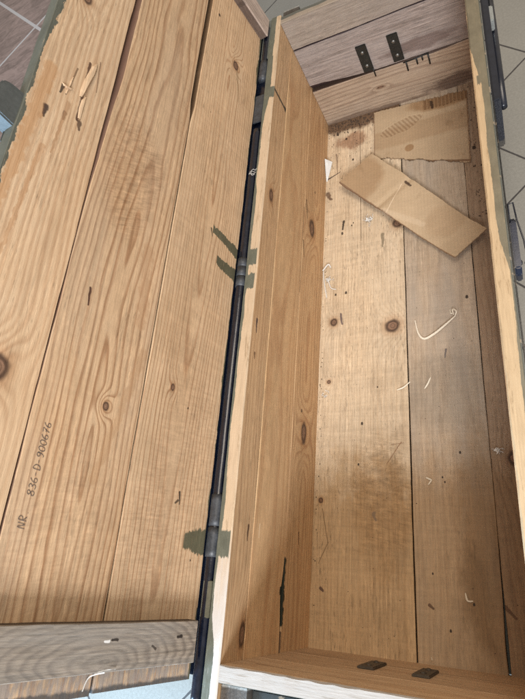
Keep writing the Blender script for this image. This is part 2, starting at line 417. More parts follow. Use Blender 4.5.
far_c = wood('weathered_end_low_board', 12, (0.42,0.325,0.24), (0.24,0.165,0.12), freq=95, c=0.262, h0=0.005, sl=0.045, su=0.19, late=0.75,
    knots=[(0.17,0.262,0.003,3.0,2.0)], dirt=0.2, stains_shadow=[(0.35,0.315,0.08,0.03,(0.3,0.25,0.25),0.85,1.5),(0.1,0.33,0.2,0.012,(0.4,0.33,0.3),0.7,1.5)],
    wane=((0.05,0.03,0.022),0.02))
near_a = wood('pine_near_end_top_board', 13, (0.54,0.38,0.235), (0.38,0.23,0.13), freq=100, c=0.05, h0=0.05, sl=0.03, late=0.45,
    edge=('v0',(0.40,0.365,0.33)), dirt=0.1, strokes=[(0.03,0.055,0.18,0.05,0.0012,0.2,(0.12,0.06,0.03),0.8)])
near_b = wood('pine_near_end_lower_board', 14, (0.52,0.36,0.22), (0.36,0.21,0.115), freq=110, c=0.2, h0=0.05, sl=0.03, late=0.45, dirt=0.15,
    strokes=[(0.02,0.25,0.40,0.235,0.0014,0.1,(0.12,0.06,0.03),0.7)])
YEL = (0.90, 0.78, 0.62)
fl_a = wood('pine_floor_wide_pale_board', 15, (0.62,0.495,0.35), (0.46,0.335,0.21), freq=150, c=0.21, h0=0.05, sl=0.0, late=0.42, wob=0.012,
    knots=[(0.684,0.033,0.0090,1.15,3.0),(0.655,0.172,0.0165,0.95,4.5),(0.534,0.0255,0.0045,1.1,1.5),(0.272,0.016,0.0048,1.2,1.5),(0.930,0.189,0.012,1.1,2.5)],
    strokes=[(0.970,0.052,0.945,0.050,0.0028,0.3,BLACK,0.9),(0.935,0.049,0.931,0.049,0.0026,0,BLACK,0.9),(0.703,0.050,0.676,0.054,0.0026,0.2,(0.07,0.045,0.06),0.8),
             (0.905,0.152,0.870,0.152,0.005,0.7,(0.17,0.14,0.09),0.75),(1.314,0.0935,0.90,0.0985,0.0007,0.2,(0.07,0.04,0.02),0.85),
             (1.20,0.028,1.13,0.032,0.0018,0.5,(0.12,0.07,0.05),0.7),(1.118,0.003,1.135,0.040,0.0022,0.5,(0.05,0.03,0.03),0.9),
             (1.07,0.006,1.05,0.016,0.006,0.4,(0.10,0.05,0.03),0.8),(0.255,0.020,0.19,0.034,0.0012,0.2,(0.12,0.07,0.03),0.6),(0.19,0.034,0.15,0.015,0.0012,0.4,(0.12,0.07,0.03),0.6),
             (0.39,0.185,0.345,0.155,0.0011,0.3,(0.20,0.10,0.05),0.7),(0.385,0.165,0.388,0.19,0.0009,0.3,(0.2,0.10,0.05),0.6),
             (0.248,0.128,0.236,0.131,0.004,0.4,(0.14,0.11,0.09),0.6),(0.105,0.022,0.101,0.026,0.0032,0.2,(0.07,0.035,0.03),0.85)],
    spots=[(1.165,0.075,0.0028),(0.951,0.074,0.0018),(0.958,0.078,0.0016),(0.757,0.036,0.0024),(0.758,0.062,0.0028),(0.432,0.103,0.0026),(0.345,0.096,0.0020),(0.512,0.137,0.0016),(1.245,0.055,0.0030),(1.27,0.030,0.0034)],
    saw=[(0.30,0.140,0.15,0.09,1.0,0.2),(0.33,0.15,0.07,0.06,0.6,-0.4)], cross=0.22, speck=0.30,
    stains_shadow=[(0.06,0.10,0.345,0.30,(0.76,0.635,0.47),0.85,0.75),(0.25,0.14,0.15,0.07,(0.75,0.66,0.54),0.45,1.8),(1.31,0.08,0.045,0.2,(0.22,0.16,0.13),0.95,1.7),(1.235,0.07,0.035,0.05,(0.45,0.27,0.2),0.7,1.9)], dirt=0.22)  # first patch: near panel's shadow over the near half, put into the board colour
fl_b = wood('pine_floor_grey_board', 16, (0.46,0.37,0.275), (0.34,0.255,0.18), freq=130, c=0.30, h0=0.06, sl=0.02, late=0.45,
    grey=(0.5,(0.34,0.305,0.265)), cross=0.2, speck=0.12,
    strokes=[(0.584,0.283,0.566,0.280,0.002,0.4,(0.09,0.08,0.09),0.8),(0.093,0.2285,0.088,0.235,0.003,0.4,(0.10,0.05,0.03),0.85)],
    spots=[(0.365,0.297,0.0022),(0.318,0.262,0.0016),(0.309,0.266,0.0016),(0.70,0.332,0.0032),(0.145,0.236,0.0016),(0.055,0.262,0.0020),(0.10,0.303,0.0020)],
    stains_shadow=[(0.06,0.25,0.345,0.30,(0.93,0.80,0.63),0.85,0.75),(0.20,0.335,0.28,0.06,(0.72,0.64,0.55),0.7,0.8),(0.50,0.27,0.10,0.14,(0.70,0.71,0.72),0.7,1.1),(0.11,0.31,0.11,0.030,(0.75,0.73,0.68),0.6,1.6)], dirt=0.3)  # first patch paints the same near-panel shadow on across the grey board
fl_c = wood('pine_floor_narrow_brown_board', 17, (0.35,0.255,0.175), (0.23,0.15,0.10), freq=130, c=0.33, h0=0.05, sl=0.02, late=0.45,
    knots=[(0.352,0.390,0.010,1.4,2.0)], cross=0.16, speck=0.2, dirt=0.3, stains_shadow=[(0.06,0.37,0.345,0.30,(0.9,0.82,0.7),0.8,0.75)], spots=[(1.10,0.376,0.0045)],  # the broad patch tints that near-end shadow into the narrow board
    strokes=[(0.101,0.352,0.085,0.368,0.0034,0.4,(0.10,0.05,0.03),0.75)])
outer_paint = painted('chipped_field_grey_paint', (0.085,0.09,0.075), 0.45, chips=0.6)

# ------------------------------------------------------------------ the crate
crate = bpy.data.objects.new('wooden_crate', None); C.objects.link(crate); crate.location = (0, 0, 0)
tag(crate, 'long open wooden crate of old pine boards, its lid hinged up beside it', 'crate')
G = lambda c, s_, a: (lambda u: a*math.exp(-((u-c)/s_)**2))

b = Boards()
b.board(m_left, -0.062, L+0.030, 0.0, 0.0660, T, side_a, 1, jit=0.0014, b0=lambda u: 0.0018+0.0016*abs(mnoise.noise(Vector((u*22,1,1))))+0.001*abs(mnoise.noise(Vector((u*70,1,1)))), nu=220, e1=lambda u: 0.003*(1-u)+0.0)
b.board(m_left, -0.058, L+0.028, 0.0688, 0.2012, T, side_b, 2, e0=lambda u: 0.003*(1-u)+0.0003, e1=lambda u: G(0.09,0.035,-0.0085)(u)+G(0.03,0.05,-0.003)(u)+G(0.80,0.08,-0.0012)(u), jit=0.0009)
b.board(m_left, -0.060, L+0.028, 0.2027, D+0.022, T, side_c, 3)
b.board(m_left, -0.055, L+0.026, 0.004, D+0.018, 0.003, outer_paint, 4, w0=T-0.001)
b.build('side_panel', crate)
b = Boards()
b.board(m_right, -0.062, L+0.030, 0.0, 0.120, T, right_a, 5, jit=0.0014, b0=lambda u: 0.0018+0.002*abs(mnoise.noise(Vector((u*22,7,1))))+0.001*abs(mnoise.noise(Vector((u*70,3,1)))), nu=220)
b.board(m_right, -0.060, L+0.028, 0.1212, 0.230, T, right_b, 6)
b.board(m_right, -0.060, L+0.028, 0.2312, D+0.022, T, right_b, 7)
b.board(m_right, -0.055, L+0.026, 0.004, D+0.018, 0.003, outer_paint, 8, w0=T-0.001)
b.build('side_panel', crate)
b = Boards()
b.board(m_far, 0.0006, W-0.0006, 0.0, 0.0775, 0.021, far_a, 9, nu=50, e1=lambda u: -0.001+0.006*math.sin(u*14+0.6)*(u), jit=0.0012)
b.board(m_far, 0.0006, W-0.0006, 0.0795, 0.2080, 0.020, far_b, 10, nu=50, e0=lambda u: 0.0005+0.006*math.sin(u*14+0.6)*(u), e1=lambda u: -0.0005*(1-u/W),
        b1=lambda u: 0.0015+0.016*math.exp(-(u/0.10)**2)+0.003*abs(mnoise.noise(Vector((u*40,2,2)))), b0=lambda u: 0.0015+0.004*max(0,mnoise.noise(Vector((u*12,5,2)))), jit=0.0012)
b.board(m_far, 0.0006, W-0.0006, 0.2105, D+0.017, 0.020, far_c, 11, nu=50, b0=lambda u: 0.0015+0.006*math.exp(-((u-0.33)/0.05)**2)+0.002*abs(mnoise.noise(Vector((u*60,9,2)))), e0=lambda u:-0.0045*math.exp(-((u-0.36)/0.06)**2), jit=0.0012)
b.board(m_far, 0.0006, W-0.0006, 0.003, D+0.018, 0.004, outer_paint, 12, nu=20, w0=0.0185)
far_panel = b.build('end_panel', crate)
b = Boards()
b.board(m_near, 0.0006, W-0.0006, 0.0, 0.120, 0.022, near_a, 13, nu=120, jit=0.0016, b0=lambda u: 0.0015+0.002*abs(mnoise.noise(Vector((u*30,7,4)))))
b.board(m_near, 0.0006, W-0.0006, 0.1215, 0.232, 0.021, near_b, 14, nu=50)
b.board(m_near, 0.0006, W-0.0006, 0.2335, D+0.017, 0.021, near_b, 15, nu=50)
b.board(m_near, 0.0006, W-0.0006, 0.003, D+0.018, 0.003, outer_paint, 16, nu=20, w0=0.0200)
near_panel = b.build('end_panel', crate)
b = Boards()
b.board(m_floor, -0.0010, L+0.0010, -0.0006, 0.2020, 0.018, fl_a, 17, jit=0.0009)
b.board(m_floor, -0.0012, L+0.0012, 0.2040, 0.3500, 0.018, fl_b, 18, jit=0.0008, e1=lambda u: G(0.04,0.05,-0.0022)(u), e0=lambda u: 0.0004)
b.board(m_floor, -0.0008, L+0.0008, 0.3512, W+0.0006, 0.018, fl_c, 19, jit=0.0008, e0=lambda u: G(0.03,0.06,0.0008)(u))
b.board(m_floor, 0.0010, L-0.0010, 0.0010, W-0.0010, 0.004, outer_paint, 20, w0=0.0185, nu=10)
b.build('floor_panel', crate)

# corner battens, feet and outer strips
corner_m = wood('weathered_corner_post_wood', 21, (0.30,0.29,0.26), (0.16,0.15,0.14), freq=200, c=0.0, h0=0.03, late=0.5, dirt=0.5, grey=(0.6,(0.36,0.38,0.38)), fibre=0.45, speck=0.5)
def m_post(x0, y0): return lambda u, v, w: (x0+v, y0-w, u)
for x0, y0 in ((0.001, -0.0245), (W-0.041, -0.0245), (0.001, L+0.0530), (W-0.041, L+0.0530)):
    b = Boards(); b.board(m_post(x0, y0), GROUND+0.034, D-0.010, 0.0, 0.040, 0.026, corner_m, x0*9+y0, nu=12); b.build('corner_post', crate)
skid_m = painted('dark_field_paint', (0.035,0.040,0.040), 0.35, chips=0.5)
for y0 in (0.10, 0.60, 1.15):
    bm = bmesh.new(); box(bm, (-T, y0, GROUND), (W+T, y0+0.07, -0.0245)); bm_obj('skid', bm, skid_m, crate, bevel=0.003)
for y0, y1 in ((-0.047, -0.0245), (L+0.0245, L+0.047)):
    bm = bmesh.new(); box(bm, (0.043, y0, 0.262), (W-0.043, y1, 0.312)); bm_obj('end_rail', bm, skid_m, crate, bevel=0.003)

# ------------------------------------------------------------------ end-panel plates
iron = painted('dark_olive_iron', (0.013,0.014,0.013), 0.5, var=0.7, sc=90)
screwm = painted('worn_screw_steel', (0.22,0.22,0.21), 0.4, metal=0.8, sc=200)
rust = painted('brown_rusted_iron', (0.060,0.047,0.033), 0.6, var=0.6, sc=120)
def plate(mp, xc, v0, v1, par, m, sk=0.0):
    bm = bmesh.new()
    box(bm, (xc-0.0128, v0, -0.0042), (xc+0.0128, v1, 0.0002), lambda a, b_, c: mp(a+sk*(b_-v0), b_, c))
    o = bm_obj('metal_plate', bm, m, par, bevel=0.0012)
    for vv in (v0+0.020, v1-0.018):
        bm = bmesh.new(); ball(bm, (0,0,0), 0.0048, (1,1,0.6))
        for q in bm.verts: q.co = Vector(mp(xc+sk*(vv-v0)+q.co.x, vv+q.co.y, -0.0042-max(q.co.z,-0.0008)))
        bm_obj('screw', bm, screwm if m is iron else m, o, smooth=True)
    return o
plate(m_far, 0.155, 0.1255, 0.2025, far_panel, iron, 0.02)
plate(m_far, 0.231, 0.1250, 0.2020, far_panel, iron, 0.02)
for xc in (0.160, 0.242): plate(m_near, xc, 0.163, 0.245, near_panel, rust)
bm = bmesh.new()
def staple(pts, r=0.0017): tube(bm, [m_far(*p) for p in pts], r, 8)
staple([(0.240,0.2120,-0.002),(0.270,0.2105,-0.003),(0.302,0.2075,-0.0025)])
for x_, l_ in ((0.2465,0.028),(0.2715,0.018),(0.285,0.012),(0.2995,0.029)):
    staple([(x_,0.2095,-0.003),(x_+0.0005,0.2095+l_,-0.0035)], 0.0019)
bm_obj('comb_staple', bm, iron, far_panel, smooth=True)
bm = bmesh.new(); staple([(0.168,0.196,-0.005),(0.1685,0.222,-0.004)], 0.0017); bm_obj('nail', bm, iron, far_panel, smooth=True)

# ------------------------------------------------------------------ the lid
lid = bpy.data.objects.new('lid', None); C.objects.link(lid); lid.parent = crate
b = Boards()
LE, LF = -0.0240, 1.3500
b.board(m_lid, LE, LF, 0.0, 0.1760, 0.020, lid_a, 31, e1=lambda u: -0.0052*max(0,min(1,(u-0.86)/0.05))-0.0006*max(0,mnoise.noise(Vector((u*30,1,1)))), jit=0.0009)
b.board(m_lid, LE-0.002, LF, 0.1785, 0.3394, 0.020, lid_b, 32, jit=0.0010,
        b1=lambda u: 0.0010+(0.0095+0.003*mnoise.noise(Vector((u*9,4,8))))*max(0,min(1,(u-0.58)/0.24))+0.0012*abs(mnoise.noise(Vector((u*30,4,1)))),
        b0=lambda u: 0.0012+0.006*max(0,min(1,(u-0.86)/0.05)))
b.board(m_lid, LE+0.001, LF, 0.3415, 0.4570, 0.020, lid_c, 33, jit=0.0009)
b.board(m_lid, LE+0.002, LF-0.002, 0.0030, 0.4540, 0.003, outer_paint, 34, w0=0.0195, nu=20)
b.build('lid_boards', lid)
# battens lie across the boards: along v of the lid
def m_bat(y0): return lambda u, v, w: m_lid(y0+v, u, -0.0195+w)
bat2 = wood('weathered_grey_batten_with_heart', 22, (0.285,0.235,0.185), (0.15,0.118,0.094), freq=170, c=0.0135, h0=0.0006, sl=0.36, su=0.185, late=0.80, wob=0.006, thin=0.2, fall=0.7,
    strokes=[(0.168,0.0335,0.177,0.0335,0.0018,0.3,BLACK,0.9),(0.181,0.0325,0.188,0.0325,0.0016,0.3,(0.75,0.75,0.74),0.9),(0.100,0.021,0.107,0.024,0.0018,0.3,BLACK,0.8),
    (0.052,0.0335,0.060,0.0330,0.0024,0.3,BLACK,0.95)], dirt=0.5, speck=0.1, fibre=0.42, warp=2.4, grey=(0.5,(0.27,0.26,0.245)))
bat2e = bat2
b = Boards(); b.board(m_bat(0.0), 0.020, 0.430, 0.0, 0.052, 0.0195, bat2, 35, nu=60, jit=0.0006); near_bat = b.build('batten', lid)
near_bat.data.materials.append(lid_a)
batf = wood('pale_pinkish_batten_wood', 23, (0.50,0.40,0.34), (0.36,0.27,0.22), freq=140, c=0.1, h0=0.05, late=0.4, dirt=0.2, fibre=0.35,
    stains_shadow=[(0.04,0.02,0.10,0.10,(1.0,0.8,0.6),0.0,1.0)])
b = Boards(); b.board(m_bat(1.2790), 0.004, 0.430, 0.0, 0.055, 0.0195, batf, 36, nu=60, jit=0.0006); b.build('batten', lid)

# splintered wood on the free board
spl_m = wood('fresh_splinter_wood', 24, (0.62,0.46,0.31), (0.40,0.26,0.16), freq=500, late=0.4, dirt=0, speck=0)
def splinter(pts, parent, name='splinter', mp=m_lid, mat=spl_m):
    """pts: (u, v, half width, height)"""
    vs=[]; co=[]; fs=[]
    for (u, v, hw, h) in pts:
        for (a, c_) in ((-hw, 0.0003), (-hw*0.3, -h), (hw*0.5, -h*0.8), (hw, 0.0003)):
            vs.append(mp(u, v+a, c_)); co.append((u, v+a, c_))
    for i in range(len(pts)-1):
        for j in range(3): fs.append((i*4+j, i*4+j+1, i*4+j+5, i*4+j+4))
    return fix_normals(mesh(name, vs, fs, [mat], parent=parent, co=co))
splinter([(0.792,0.3765,0.0008,0.001),(0.780,0.379,0.0045,0.004),(0.765,0.3805,0.0052,0.005),(0.745,0.384,0.0050,0.005),(0.726,0.386,0.0042,0.004),(0.715,0.387,0.002,0.002)], lid)
splinter([(0.722,0.3795,0.001,0.001),(0.712,0.381,0.0036,0.002),(0.695,0.381,0.0040,0.0015),(0.68,0.380,0.003,0.001)], lid)
splinter([(0.712,0.417,0.0006,0.001),(0.709,0.412,0.0022,0.004),(0.713,0.405,0.0018,0.003),(0.716,0.401,0.0006,0.001)], lid)
splinter([(0.735,0.405,0.0004,0.001),(0.725,0.406,0.0016,0.002),(0.70,0.408,0.0010,0.001)], lid)

# pencil number, written along the middle board
GL = {'8': [[(.5,.5),(.15,.7),(.2,.95),(.5,1),(.6,.8),(.4,.55),(.1,.35),(.1,.1),(.4,0),(.6,.2),(.5,.5)]],
 '3': [[(.1,.9),(.4,1),(.6,.8),(.5,.6),(.3,.52),(.55,.4),(.6,.15),(.35,0),(.05,.1)]],
 '6': [[(.5,1),(.2,.75),(.05,.4),(.1,.1),(.35,0),(.58,.15),(.5,.4),(.3,.47),(.1,.35)]],
 'D': [[(.1,0),(.1,1),(.4,.95),(.62,.7),(.6,.3),(.4,.05),(.05,0)]],
 '9': [[(.58,.75),(.45,.95),(.2,.95),(.1,.7),(.25,.52),(.5,.6),(.6,.85),(.55,.4),(.35,0),(.15,.05)]],
 '0': [[(.4,1),(.12,.8),(.05,.4),(.2,.05),(.45,.05),(.62,.4),(.58,.8),(.38,1)]],
 '7': [[(.05,.95),(.6,1),(.4,.5),(.25,0)],[(.15,.5),(.55,.55)]],
 'N': [[(.05,0),(.1,1),(.5,.05),(.58,1)]],
 'R': [[(.1,0),(.12,1),(.45,.95),(.55,.75),(.4,.55),(.12,.5),(.55,0)]],
 '.': [[(.2,.02),(.26,.06)]], '-': [[(.1,.45),(.45,.48)]]}
pv=[]; pf=[]
def stroke2(pts, hw=0.00042):
    # smooth the polyline, then a ribbon 0.15 mm proud of the board
    P=[]
    n=len(pts)
    for i in range(n-1):
        p0,p1,p2,p3 = pts[max(i-1,0)],pts[i],pts[i+1],pts[min(i+2,n-1)]
        for k in range(4):
            t=k/4
            P.append(tuple(0.5*((2*p1[q])+(-p0[q]+p2[q])*t+(2*p0[q]-5*p1[q]+4*p2[q]-p3[q])*t*t+(-p0[q]+3*p1[q]-3*p2[q]+p3[q])*t**3) for q in (0,1)))
    P.append(pts[-1])
    base=len(pv)
    for i,p in enumerate(P):
        a=P[max(i-1,0)]; c_=P[min(i+1,len(P)-1)]
        d=Vector((c_[0]-a[0],c_[1]-a[1])); d=d.normalized() if d.length>0 else Vector((1,0))
        h=hw*(0.75+0.5*R.random())
        for s_ in (-1,1): pv.append(m_lid(p[0]-d.y*s_*h, p[1]+d.x*s_*h, -0.00045))
    for i in range(len(P)-1): pf.append((base+2*i,base+2*i+1,base+2*i+3,base+2*i+2))
def write(txt, u0, u1, v, h, drift=0.0):
    n=len(txt); adv=(u1-u0)/n
    for i,ch in enumerate(txt):
        if ch==' ': continue
        for pl in GL[ch]:
            stroke2([(u0+adv*i+p[0]*adv*1.25+p[1]*h*0.10, v+drift*i/n+p[1]*h) for p in pl])
write('NR.', 0.1435, 0.166, 0.3135, 0.0095)
write('836-D-900676', 0.1785, 0.2640, 0.3120, 0.0088, -0.001)
pencil = painted('graphite_pencil', (0.13,0.10,0.085), 0.55)
mesh('pencil_number', pv, pf, [pencil], parent=lid)

# hasp at the lid's free edge
gun = painted('dark_grey_painted_steel', (0.075,0.082,0.080), 0.4, sc=40)
bm = bmesh.new()
prof = [(0.600,0.452),(0.604,0.476),(0.612,0.484),(0.640,0.488),(0.652,0.484),(0.656,0.474),(0.656,0.452)]
vsA=[bm.verts.new(m_lid(u,v,0.004)) for u,v in prof]; vsB=[bm.verts.new(m_lid(u,v,0.030)) for u,v in prof]
bm.faces.new(vsA); bm.faces.new(vsB[::-1])
for i in range(len(prof)): j=(i+1)%len(prof); bm.faces.new((vsA[i],vsB[i],vsB[j],vsA[j]))
hasp = bm_obj('hasp', bm, gun, lid, bevel=0.002)
bm = bmesh.new(); box(bm, (0.585,0.40,0.0232), (0.67,0.457,0.0262), m_lid); bm_obj('hasp_plate', bm, gun, lid, bevel=0.001)

# ------------------------------------------------------------------ hinge along the edge
navy = painted('glossy_blue_black_steel', (0.004,0.006,0.014), 0.24, 0.45, var=0.9, coat=0.45, sc=70)
knuck = painted('scuffed_grey_hinge_steel', (0.045,0.050,0.058), 0.45, var=0.8, metal=0.0, sc=80)
def hinge_rod(y0, y1, r, m, name='hinge_rod', dz=0.0, dx=0.0):
    bm = bmesh.new(); n=int((y1-y0)/0.012)+1; pts=[]; 
    for i in range(n+1):
        y=y0+(y1-y0)*i/n; pts.append((-0.0348+dx+0.0004*mnoise.noise(Vector((y*18,0,3))), y, 0.3300+dz))
    tube(bm, pts, [r*(1+0.05*mnoise.noise(Vector((p[1]*30,2,2)))) for p in pts], 16)
    return bm_obj(name, bm, m, crate, smooth=True)
hinge_rod(-0.055, 1.000, 0.0092, navy, dz=-0.004)
hinge_rod(1.155, 1.320, 0.0088, navy, dz=-0.004)
for (y0,y1) in ((0.612,0.632),(0.6335,0.653),(0.6545,0.672),(0.183,0.231),(0.138,0.181),(1.150,1.205)):
    hinge_rod(y0, y1, 0.0104, knuck, 'hinge_knuckle', dz=-0.003)
def leaf(y0, y1, x0, x1, z, m):
    bm = bmesh.new(); box(bm, (x0,y0,z-0.003), (x1,y1,z)); return bm_obj('hinge_strip', bm, m, crate, bevel=0.0008)
leaf(1.020, 1.100, -0.0455, -0.0245, 0.3325, knuck)
leaf(0.055, 0.105, -0.0400, -0.0245, 0.3345, painted('olive_hinge_paint', (0.11,0.105,0.075), 0.4, sc=70))
leaf(1.215, 1.345, -0.0440, -0.0245, 0.3310, painted('grey_green_hinge_paint', (0.13,0.14,0.12), 0.45, sc=50))
bm = bmesh.new(); box(bm, (-0.0680,-0.020,0.3200), (-0.0262,1.345,0.3230)); bm_obj('hinge_strip', bm, navy, crate, bevel=0.0008)  # dark strip added to close the gap under the lid edge and blacken it
bm = bmesh.new(); box(bm, (-0.0290,-0.058,0.235), (-0.0262,L+0.02,0.322)); bm_obj('edge_strip', bm, navy, crate, bevel=0.001)

# ------------------------------------------------------------------ clasps on the far side of the box
blk = painted('black_clasp_steel', (0.012,0.014,0.022), 0.3, 0.5, sc=60, coat=0.3)
bm = bmesh.new()
prof = [(0.930,0.335),(0.925,0.20),(0.940,0.17),(1.30,0.17),(1.30,0.300),(1.20,0.318)]
def ycz(bm, prof, x0, x1):
    A=[bm.verts.new((x0,y,z)) for y,z in prof]; B=[bm.verts.new((x1,y,z)) for y,z in prof]
    bm.faces.new(A); bm.faces.new(B[::-1])
    for i in range(len(prof)): j=(i+1)%len(prof); bm.faces.new((A[i],B[i],B[j],A[j]))
ycz(bm, [(0.905,0.315),(0.900,0.22),(0.930,0.17),(1.330,0.17),(1.330,0.29),(1.20,0.315)], 0.4270, 0.4400)
handle = bm_obj('carrying_handle', bm, blk, crate, bevel=0.0025)
bm = bmesh.new(); tube(bm, [(0.4430,0.91,0.29),(0.4440,1.02,0.275),(0.4445,1.15,0.27),(0.444,1.30,0.27)], 0.0065, 12); bm_obj('handle_bar', bm, blk, handle, smooth=True)
bm = bmesh.new(); box(bm, (0.431,1.118,0.280), (0.4465,1.160,0.305)); bm_obj('handle_collar', bm, painted('pale_worn_steel',(0.33,0.34,0.32),0.4,metal=0.3), handle, bevel=0.002)
bm = bmesh.new(); box(bm, (0.4262,-0.05,0.24), (0.4285,0.895,0.326)); bm_obj('edge_strip', bm, painted('black_brown_edge_steel',(0.022,0.022,0.020),0.35,chips=0.4), crate, bevel=0.0008)
latch_m = painted('navy_latch_steel', (0.010,0.015,0.034), 0.3, 0.4, sc=60, coat=0.4)
bm = bmesh.new(); ycz(bm, [(0.575,0.300),(0.568,0.288),(0.572,0.262),(0.655,0.250),(0.668,0.296),(0.655,0.306)], 0.4290, 0.4385)
latch = bm_obj('latch', bm, latch_m, crate, bevel=0.002)
bm = bmesh.new(); ball(bm, (0.4387,0.590,0.288), 0.0042, (0.5,1,1)); bm_obj('rivet', bm, blk, latch, smooth=True)
bm = bmesh.new(); tube(bm, [(0.4300,0.650,0.300),(0.4300,0.695,0.298),(0.4375,0.697,0.298),(0.4400,0.665,0.296),(0.4460,0.630,0.29),(0.4480,0.600,0.286),(0.4440,0.590,0.284)], 0.0013, 8)
bm_obj('wire_loop', bm, blk, latch, smooth=True)

# ------------------------------------------------------------------ cardboard in the crate
def cardboard(name, light, dark, seed, ridge=0.0, strokes=()):
    m, nt, bs = new_mat(name)
    u, v, w = board_co(); s = seed*3.3
    n = nz(u*9, v*9, s, 4.0, 0.6); f = nz(u*260, v*60, s, 3.0, 0.6); g = nz(u*30, v*30, s+4, 3.0)
    col = mix(n, dark, light); col = scale(col, (f-0.5)*0.22 + (g-0.5)*0.18 + 1.0)
    rg = sin(v*(2*math.pi/0.0075))*0.5+0.5
    col = scale(col, 1.0 - rg*0.05)
    col = mix(ss(0.60,0.74,nz(u*12,v*18,s+8,4.0,0.65))*0.4, col, (0.5,0.42,0.34), 'MULTIPLY')
    torn = ss(0.00025, 0.0011, w)
    col = mix(torn*0.75, col, (0.26,0.17,0.10))
    if ridge:
        for (pu,pv,ru,rv,am) in ridge:
            d = sq(((u-pu)*(1/ru))*((u-pu)*(1/ru)) + ((v-pv)*(1/rv))*((v-pv)*(1/rv)))
            col = mix(ss(1.1,0.8,d+(n-0.5)*0.8)*am, col, (0.62,0.48,0.36), 'MULTIPLY')
    for (a0,b0_,a1,b1_,hw,sc,am) in strokes:
        jv = v + (nz(u*130, v*130, s+5, 3.0, 0.7)-0.5)*hw*2.5
        col = mix(seg(u, jv, a0,b0_,a1,b1_, hw, 0.2, 0.5)*am, col, sc)
    setin(bs,'Base Color',col); bs.inputs['Roughness'].default_value=0.85; bs.inputs['Specular IOR Level'].default_value=0.15
    bump(bs, f*0.5+rg*0.5+g*0.4, 0.0006, 0.5)
    return m
def sheet(name, P, nu_, nv_, zf, th, mat, label, cat, rag=0.0, ragsides=(1,1,1,1), seed=0, wf=None):
    """P: four corners (x,y) for (u,v)=(0,0),(1,0),(1,1),(0,1); zf(a,b,x,y) height of the underside"""
    vs=[];co=[];fs=[]
    for k in (0,1):
        for i in range(nu_+1):
            for j in range(nv_+1):
                a=i/nu_; c_=j/nv_
                x=(P[0][0]*(1-a)+P[1][0]*a)*(1-c_)+(P[3][0]*(1-a)+P[2][0]*a)*c_
                y=(P[0][1]*(1-a)+P[1][1]*a)*(1-c_)+(P[3][1]*(1-a)+P[2][1]*a)*c_
                def rn(q): return rag*(mnoise.noise(Vector((a*9+q, c_*9, seed)))+0.6*mnoise.noise(Vector((a*45+q, c_*45, seed+3))))
                if j==0: y-=rn(1)*ragsides[0]
                if j==nv_: y+=rn(2)*ragsides[2]
                if i==0: x-=rn(3)*ragsides[3]
                if i==nu_: x+=rn(4)*ragsides[1]
                z=zf(a,c_,x,y)+(th if k==0 else 0)
                d = wf(a,c_,x,y) if wf else 0.0
                vs.append((x,y,z-(d if k==0 else 0))); co.append((y,x,d if k==0 else th))
    N=(nu_+1)*(nv_+1); id_=lambda k,i,j: k*N+i*(nv_+1)+j
    for i in range(nu_):
        for j in range(nv_):
            fs.append((id_(0,i,j),id_(0,i+1,j),id_(0,i+1,j+1),id_(0,i,j+1)))
            fs.append((id_(1,i,j),id_(1,i,j+1),id_(1,i+1,j+1),id_(1,i+1,j)))
    for i in range(nu_):
        fs.append((id_(0,i,0),id_(1,i,0),id_(1,i+1,0),id_(0,i+1,0))); fs.append((id_(0,i,nv_),id_(0,i+1,nv_),id_(1,i+1,nv_),id_(1,i,nv_)))
    for j in range(nv_):
        fs.append((id_(0,0,j),id_(0,0,j+1),id_(1,0,j+1),id_(1,0,j))); fs.append((id_(0,nu_,j),id_(1,nu_,j),id_(1,nu_,j+1),id_(0,nu_,j+1)))
    o=fix_normals(mesh(name, vs, fs, [mat], co=co)); tag(o,label,cat); return o
cb1 = cardboard('flat_brown_cardboard', (0.50,0.385,0.255), (0.40,0.295,0.19), 1, ridge=[(1.285,0.31,0.035,0.09,0.75),(1.20,0.30,0.035,0.4,0.35),(1.15,0.225,0.012,0.012,0.8)], strokes=[(1.062,0.366,1.092,0.270,0.0030,(0.16,0.09,0.05),0.85),(1.092,0.270,1.112,0.22,0.0035,(0.13,0.075,0.04),0.85),(1.285,0.285,1.262,0.287,0.004,(0.05,0.03,0.02),0.9),(1.06,0.3655,1.28,0.371,0.0022,(0.2,0.12,0.07),0.7),(1.15,0.1345,1.30,0.1345,0.0014,(0.22,0.13,0.08),0.7)])
def tornf(a,c_,x,y):
    n=mnoise.noise(Vector((x*30,y*30,2)))
    e=min((y-1.262+0.01*n)/0.004, (x-0.262+0.006*n)/0.003)
    d=0.0
    if e>0: d=min(1,e)*(0.0004+0.0016*(0.5+0.5*math.sin(x*2*math.pi/0.0092)))
    q=((x-0.205)/0.052)**2+((y-1.232-(x-0.205)*0.25)/0.022)**2+n*0.5
    if q<1: d=max(d,0.0003+0.0007*(0.5+0.5*math.sin((x+y*0.6)*2*math.pi/0.0110)))
    return d
sheet('cardboard_sheet', [(0.134,1.150),(0.366,1.058),(0.372,1.290),(0.134,1.308)], 150, 90,
      lambda a,c_,x,y: 0.0006+0.0010*abs(mnoise.noise(Vector((x*6,y*6,1)))), 0.0036, cb1,
      'large flat cardboard sheet with a torn ridged corner at the far end of the crate', 'cardboard', rag=0.0075, ragsides=(1.0,0.35,0.8,0.12), seed=4, wf=tornf)
